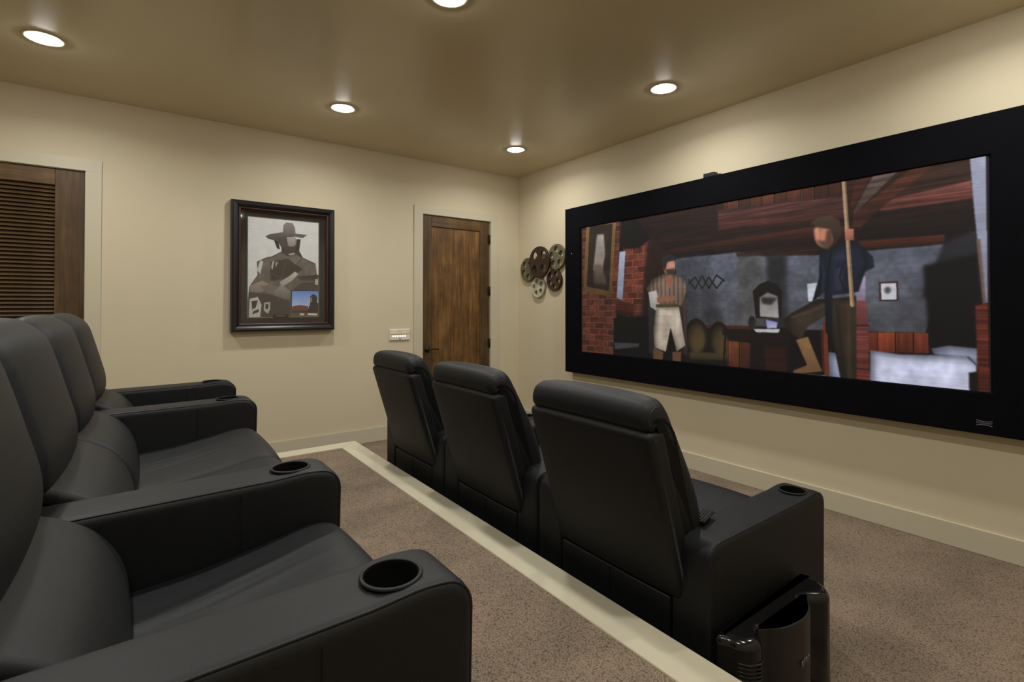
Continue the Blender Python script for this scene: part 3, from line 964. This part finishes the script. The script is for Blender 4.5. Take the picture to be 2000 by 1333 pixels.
sweep_frame('mat_fillet', ya - 0.006, yb2 + 0.006, za - 0.006, zb2 + 0.006, [(0, 0.02), (0, 0.0255), (0.004, 0.0255), (0.006, 0.02)], M['gold'], pr_)
pq = box('plaque', 0.0235, 0.027, -0.10, 0.03, za - 0.008, za + 0.026, M['mat'], pr_)
for z in (za + 0.006, za + 0.014):
    box('plaque_line', 0.027, 0.0274, -0.075, 0.008, z, z + 0.003, M['gold'], pq)
box('glass_pane', 0.032, 0.0335, -hw + 0.079, hw - 0.079, 0.079, hh - 0.079, M['glass'], pr_)

# ------------------------------------------------------------------ wall keypad
kp = empty('wall_keypad', (2.268, YL, 1.05))
tag(kp, 'ivory wall keypad with a row of lit buttons left of door', 'keypad')
box('back_plate', -0.118, 0.118, -0.008, 0, 0, 0.122, M['keypad'], kp, 0.003)
box('upper_cover', -0.114, 0.114, -0.018, -0.008, 0.066, 0.120, M['keypad'], kp, 0.004)
box('lower_cover', -0.114, 0.114, -0.015, -0.008, 0.003, 0.062, M['keypad'], kp, 0.003)
for k in range(6):
    box('button', -0.088 + k * 0.0275, -0.071 + k * 0.0275, -0.018, -0.014, 0.038, 0.053, M['button'], kp, 0.002)
box('sensor_window', -0.014, 0.012, -0.0155, -0.0148, 0.012, 0.02, M['dark'], kp)

# ------------------------------------------------------------------ recessed ceiling lights
def make_light():
    t = empty('recessed_light')
    lathe('trim_ring', [(0.0712, 0.0), (0.104, 0.0), (0.105, -0.003), (0.101, -0.006), (0.088, -0.005), (0.072, -0.001), (0.0712, 0.0)], M['ringtrim'], t, 48)
    prof = [(0.0705, -0.0005)] + [(0.0705 * math.cos(a), -0.003 - 0.017 * math.sin(a)) for a in [R(k * 10) for k in range(0, 9)]] + [(0.0001, -0.020)]
    lathe('lens', prof, M['lens'], t, 48)
    ld = bpy.data.lights.new('lamp', 'AREA')
    ld.shape = 'DISK'
    ld.size = 0.13
    ld.energy = LAMP_W
    ld.color = LAMP_COL
    ld.spread = R(159)
    lo = bpy.data.objects.new('lamp', ld)
    lo.location = (0, 0, -0.0215)
    link(lo, t)
    return t
spots = [(-0.48, 4.17, 'recessed ceiling light over the louvered door at upper left'),
         (1.34, 4.18, 'recessed ceiling light above the framed poster'),
         (3.145, 4.22, 'recessed ceiling light nearest the corner by the panel door'),
         (3.155, 2.38, 'recessed ceiling light in front of the screen middle'),
         (1.307, 2.34, 'recessed ceiling light cut off by the top edge of the picture'),
         (-0.48, 2.36, 'recessed ceiling light above the middle of the rear row'),
         (3.155, 0.56, 'recessed ceiling light in front of the right end of screen'),
         (1.325, 0.56, 'recessed ceiling light above the carpet near the camera'),
         (-0.48, 0.56, 'recessed ceiling light behind the camera')]
L0 = None
for (x, y, lab) in spots:
    if L0 is None:
        L0 = make_light(); o = L0
        o.location = (x, y, ZC)
        tag(o, lab, 'ceiling light', 'recessed ceiling lights in a grid')
    else:
        dup(L0, (x, y, ZC), lab)

# ================================================================== RECLINERS
AW = 0.165
def arm(t, y0, L, seams):
    prof = roundpoly([(0, 0.015), (L - 0.012, 0.015), (L, 0.618), (L - 0.10, 0.629), (L - 0.19, 0.622), (0, 0.615)],
                     [0.006, 0.01, 0.062, 0.3, 0.3, 0.06], 6)
    prof = subdivide(prof, 0.05)
    rr = 0.022
    a = loft('arm', prof, y0, y0 + AW, rr, M['leather'], t, 0.0, None, 4)
    cx, cy, zt = L - 0.132, y0 + AW * 0.47, 0.627
    bm = bmesh.new()
    bmesh.ops.create_cone(bm, cap_ends=True, segments=48, radius1=0.0495, radius2=0.0495, depth=0.2, matrix=Matrix.Translation((cx, cy, zt + 0.01)))
    cut(a, bm)
    ch = lathe('cup_holder', [(0.056, 0.000), (0.0565, 0.002), (0.055, 0.0045), (0.052, 0.0055), (0.049, 0.004), (0.0475, -0.002), (0.047, -0.085), (0.0001, -0.0855)], M['hole'], a, 48, True, (cx, cy, zt - 0.001))
    ch.data.materials.append(M['leather'])
    for i, p in enumerate(ch.data.polygons):
        if i < 48 * 4: p.material_index = 1
    P = [p for p in prof]
    for (y, off) in ((y0 + rr * (1 - math.cos(R(52))), -rr * (1 - math.sin(R(52)))),):
        path = [p for p in offset_path(prof, y, off, extra=-0.0003) if p[2] > 0.05]
        k0 = max(range(len(path)), key=lambda i: (Vector(path[i]) - Vector(path[i - 1])).length)
        path = path[k0:] + path[:k0]
        tube('piping', path, 0.0032, M['piping'], a, 6)
    if seams:
        for xs in (L - 0.275, L - 0.57):
            for y in (y0, y0 + AW):
                tube('seam', [(xs, y, 0.02), (xs, y, 0.594)], 0.0017, M['seam'], a, 5)
    return a
def recliner(sw, L, xf, back_w, tilt, seat_up, right_arm=True, left_arm=True, seams=False, by=0.0):
    """origin: floor under the middle of the back, facing +X; right arm on the -Y side"""
    t = empty('recliner')
    h = sw / 2
    g = 0.004
    if right_arm: arm(t, -h - AW, L, seams)
    if left_arm: arm(t, h, L, seams)
    box('base', 0.05, xf - 0.07, -h + g, h - g, 0.02, 0.30, M['blackplastic'], t)
    box('kick_panel', 0.004, 0.05, -h + g, h - g, 0.015, 0.372, M['leather'], t, 0.008, 3)
    tube('kick_seam', [(0.0035, 0, 0.02), (0.0035, 0, 0.365)], 0.0017, M['seam'], t, 5)
    # seat
    u = seat_up
    sp = smoothloop([(0.10, 0.40), (0.25, 0.418 + u * 0.6), (0.40, 0.430 + u), (0.55, 0.455 + u), (xf - 0.11, 0.478 + u), (xf - 0.045, 0.470 + u),
                     (xf - 0.008, 0.432 + u), (xf, 0.385), (xf - 0.015, 0.33), (xf - 0.08, 0.305), (0.4, 0.302), (0.12, 0.305)], 7)
    rng = random.Random(int(sw * 1000) + int(L * 100))
    folds = [(rng.uniform(-0.12, 0.12) * 1.2, rng.uniform(0.05, 0.22), rng.uniform(0.007, 0.013), rng.uniform(0.002, 0.005), rng.uniform(0.38, 0.55)) for _ in range(7)]
    def wr(v):
        x, y, z = v
        if z > 0.40 and 0.2 < x < xf - 0.05:
            for (yc, sl, wd, am, xc) in folds:
                e_ = math.exp(-((x - xc) / 0.13) ** 2)
                dd = y - (yc + sl * (x - 0.45))
                z += am * e_ * math.exp(-(dd / wd) ** 2)
        return (x, y, z)
    loft('seat', sp, -h + g, h - g, 0.028, M['leather'], t, 0.018, lambda a, b: max(0, b), 44, 5, 0, wr)
    fp = smoothloop([(xf - 0.09, 0.30), (xf - 0.03, 0.335), (xf - 0.004, 0.31), (xf - 0.002, 0.2), (xf - 0.008, 0.08), (xf - 0.03, 0.05), (xf - 0.08, 0.05), (xf - 0.09, 0.18)], 5)
    loft('footrest', fp, -h + g, h - g, 0.015, M['leather'], t, 0.01, lambda a, b: max(0, a), 6)
    # lower back roll
    lp = smoothloop([(0.04, 0.655), (0.115, 0.642), (0.185, 0.602), (0.226, 0.556), (0.254, 0.50), (0.264, 0.44), (0.255, 0.37), (0.14, 0.34), (0.04, 0.36), (0.02, 0.52)], 6)
    loft('lumbar_cushion', lp, -h + g, h - g, 0.02, M['leather'], t, 0.012, lambda a, b: max(0, a), 10)
    # back: shell and cushion, tilted about the hip
    cx, cz = 0.05, 0.45
    ca, sa = math.cos(R(tilt)), math.sin(R(tilt))
    def rot(p):
        x, z = p[0] - cx, p[1] - cz
        return (cx + ca * x + sa * z, cz - sa * x + ca * z)
    bw = back_w / 2
    over = bw > h + 0.03         # backs wider than the seat ride above the arm tops
    shp = roundpoly([rot(p) for p in (((-0.075, 0.645), (0.015, 0.645), (-0.095, 1.0), (-0.182, 0.985)) if over else
                                      ((0.0, 0.383), (0.09, 0.40), (-0.095, 1.0), (-0.182, 0.985)))], [0.012, 0.02, 0.03, 0.022], 5)
    loft('back_shell', shp, by - bw, by + bw, 0.022, M['leather'], t, 0.006, lambda a, b: 1.0 if a < 0 else 0, 10)
    low = ((0.030, 0.648), (0.066, 0.668), (0.062, 0.730), (0.030, 0.82), (-0.010, 0.925)) if over else ((0.105, 0.555), (0.132, 0.62), (0.112, 0.71), (0.065, 0.82), (0.008, 0.925))
    low2 = ((-0.085, 0.82), (-0.05, 0.68), (-0.01, 0.648)) if over else ((-0.07, 0.80), (-0.005, 0.62), (0.045, 0.545))
    tu = -0.018 if over else 0.027
    cp = smoothloop([rot(p) for p in low + ((-0.042, 1.005 + tu * 0.5), (-0.085, 1.052 + tu), (-0.132, 1.066 + tu),
                                      (-0.170, 1.046 + tu), (-0.182, 1.012 + tu * 0.5), (-0.165, 0.990), (-0.10, 0.97)) + low2], 7)
    def pinch(v):
        x, y, z = v
        q = abs(y - by) / bw
        if z > 0.97:        # soft puckers where the top panel meets the sides
            k = max(0, (q - 0.72) / 0.28)
            z -= 0.010 * k * k + 0.002 * k * math.sin(x * 160)
        return (x, y, z)
    c = loft('back_cushion', cp, by - bw + 0.003, by + bw - 0.003, 0.045, M['leather'], t, 0.034, lambda a, b: max(0, a) * 1.0 + 0.25 * max(0, b), 16, 6, 0, pinch)
    for s in (-1, 1):
        y = by + s * (bw - 0.003 - 0.045 * (1 - math.cos(R(40))))
        path = [pinch(p) for p in offset_path(cp, y, -0.045 * (1 - math.sin(R(40))), extra=-0.0006)]
        tube('piping', path, 0.0028, M['piping'], c, 6, True)
    return t

# front row: three identical chairs on the lower floor, right behind the platform edge
GF = 'recliners in the front row'
front = recliner(0.917 - 2 * AW - 0.006, 0.855, 0.845, 0.640, 0.0, 0.030, by=-0.025)
front.location = (1.53, 1.4235, 0)
tag(front, 'black leather recliner nearest in the front row, air purifier at its side', 'recliner', GF)
dup(front, (1.53, 2.3405, 0), 'black leather recliner in the middle of the three front row seats')
dup(front, (1.53, 3.2575, 0), 'black leather recliner farthest in the front row, in front of panel door')
pt = empty('pull_tab'); pt.parent = front; pt.location = (0.158, -0.322, 0.632); pt.rotation_euler = (R(-6), R(-3), R(14))
box('tab_strip', -0.055, 0.055, -0.024, 0.024, 0, 0.008, M['piping'], pt, 0.003)
for k in range(4):
    box('tab_ridge', -0.05, 0.05, -0.02 + k * 0.011, -0.015 + k * 0.011, 0.006, 0.011, M['leather'], pt, 0.002)

# rear row on the platform: shared arms, no arm between the two middle seats
GR = 'recliners in the rear row'
XR, LR = -0.285, 0.785
z = RISE - 0.004
r1 = recliner(0.592, LR, 0.785, 0.752, 6.0, 0.0, True, True, True, by=0.0)
r1.location = (XR + 0.0, 0.792 + AW + 0.296, z)
tag(r1, 'black leather recliner at the near end of the rear row, between two cup holder arms', 'recliner', GR)
r2 = recliner(0.628, LR, 0.785, 0.709, 6.0, 0.0, False, False, True, by=-0.042)
r2.location = (XR + 0.004, 1.551 + AW + 0.314, z)
tag(r2, 'armless black leather recliner second from the near end of the rear row', 'recliner', GR)
r3 = recliner(0.628, LR, 0.785, 0.709, 6.0, 0.0, False, True, True, by=0.042)
r3.location = (XR + 0.010, 1.551 + AW + 0.628 + 0.314, z)
tag(r3, 'black leather recliner third from the near end of the rear row', 'recliner', GR)
r4 = recliner(0.592, LR, 0.785, 0.752, 6.0, 0.0, False, True, True, by=0.0)
r4.location = (XR + 0.014, 2.972 + AW + 0.296, z)
tag(r4, 'black leather recliner at the far end of the rear row near the louvered door', 'recliner', GR)

# ================================================================== air purifier beside the near front chair
ap = empty('air_purifier', (1.82, 0.90, 0))
tag(ap, 'glossy black wavy fronted air purifier on carpet against the near front recliner', 'appliance')
def plan(pts, ox=1.82, oy=0.90):
    return [(x - ox, y - oy) for x, y in pts]
HT = 0.352
body = smoothloop(plan([(1.535, 0.955), (1.525, 0.90), (1.545, 0.855), (1.585, 0.838), (1.62, 0.85), (1.655, 0.872), (1.675, 0.838), (1.715, 0.821), (1.80, 0.810), (1.885, 0.824), (1.925, 0.850), (1.95, 0.872),
                        (1.99, 0.862), (2.04, 0.828), (2.09, 0.838), (2.125, 0.875), (2.13, 0.92), (2.12, 0.955), (1.83, 0.958)]), 5)
P, Nn = normals2(body)
verts, faces = [], []
levels = [(0.012, -0.006), (0.018, 0), (0.30, 0)] + [(HT - 0.03 + 0.03 * math.sin(R(a)), -0.03 * (1 - math.cos(R(a)))) for a in (0, 18, 36, 54, 72, 90)]
n = len(P)
for (zz, off) in levels:
    for q in P + Nn * off:
        verts.append((q[0], q[1], zz))
for i in range(len(levels) - 1):
    for k in range(n):
        l_ = (k + 1) % n
        faces.append((i * n + k, i * n + l_, (i + 1) * n + l_, (i + 1) * n + k))
faces.append(tuple(range(n))[::-1]); faces.append(tuple((len(levels) - 1) * n + k for k in range(n)))
bm = bmesh.new(); bv = [bm.verts.new(v) for v in verts]
for f in faces: bm.faces.new([bv[i] for i in f])
bm.faces.ensure_lookup_table()
bo = bm_obj('housing', bm, M['gloss'], ap, True)
curve = [(1.640, 0.868), (1.648, 0.846), (1.675, 0.826), (1.715, 0.811), (1.76, 0.803), (1.805, 0.800), (1.85, 0.806), (1.89, 0.820), (1.925, 0.843), (1.952, 0.868)]
cv = [tuple(c) for c in smoothloop(plan(curve), 5)[:46]]
th = 0.006
bm = bmesh.new()
outer = [Vector(c) for c in cv]
inner = [Vector((c[0], c[1] + th)) for c in cv]
pp = [tuple(v) for v in outer] + [tuple(v) for v in inner[::-1]]
prism(bm, pp, 0.014, HT + 0.012)
fpn = bm_obj('front_panel', bm, M['satin'], ap)
text_mesh('panel_lettering', 'pron', 0.034, M['logo'], fpn,
          Matrix.Translation((1.808 - 1.82, 0.7985 - 0.90, 0.228)) @ Matrix.Rotation(R(4), 4, 'Z') @ Matrix(((1, 0, 0, 0), (0, 0, -1, 0), (0, 1, 0, 0), (0, 0, 0, 1))), 0.001)
bm = bmesh.new()
arc = [(1.538, 0.905), (1.5325, 0.875), (1.549, 0.851), (1.585, 0.834), (1.612, 0.842)]
apts = plan(arc)
sm = None
for side in (0, 1):
    for k in range(20):
        zz = 0.045 + k * 0.0125
        if sm is None:
            o = tube('vent_slat', [(x, y, 0) for x, y in apts], 0.0042, M['satin'], ap, 5)
            sm = o.data
        else:
            o = link(bpy.data.objects.new('vent_slat', sm), ap)
        o.location = (0.012 if side else 0, 0, zz)
        if side:
            o.scale = (-1, 1, 1)
for (x, y) in ((1.57, 0.92), (2.08, 0.92), (1.82, 0.87)):
    lathe('foot', [(0.0001, 0), (0.014, 0), (0.014, 0.014), (0.0001, 0.014)], M['blackplastic'], ap, 16, False, (x - 1.82, y - 0.90, 0))
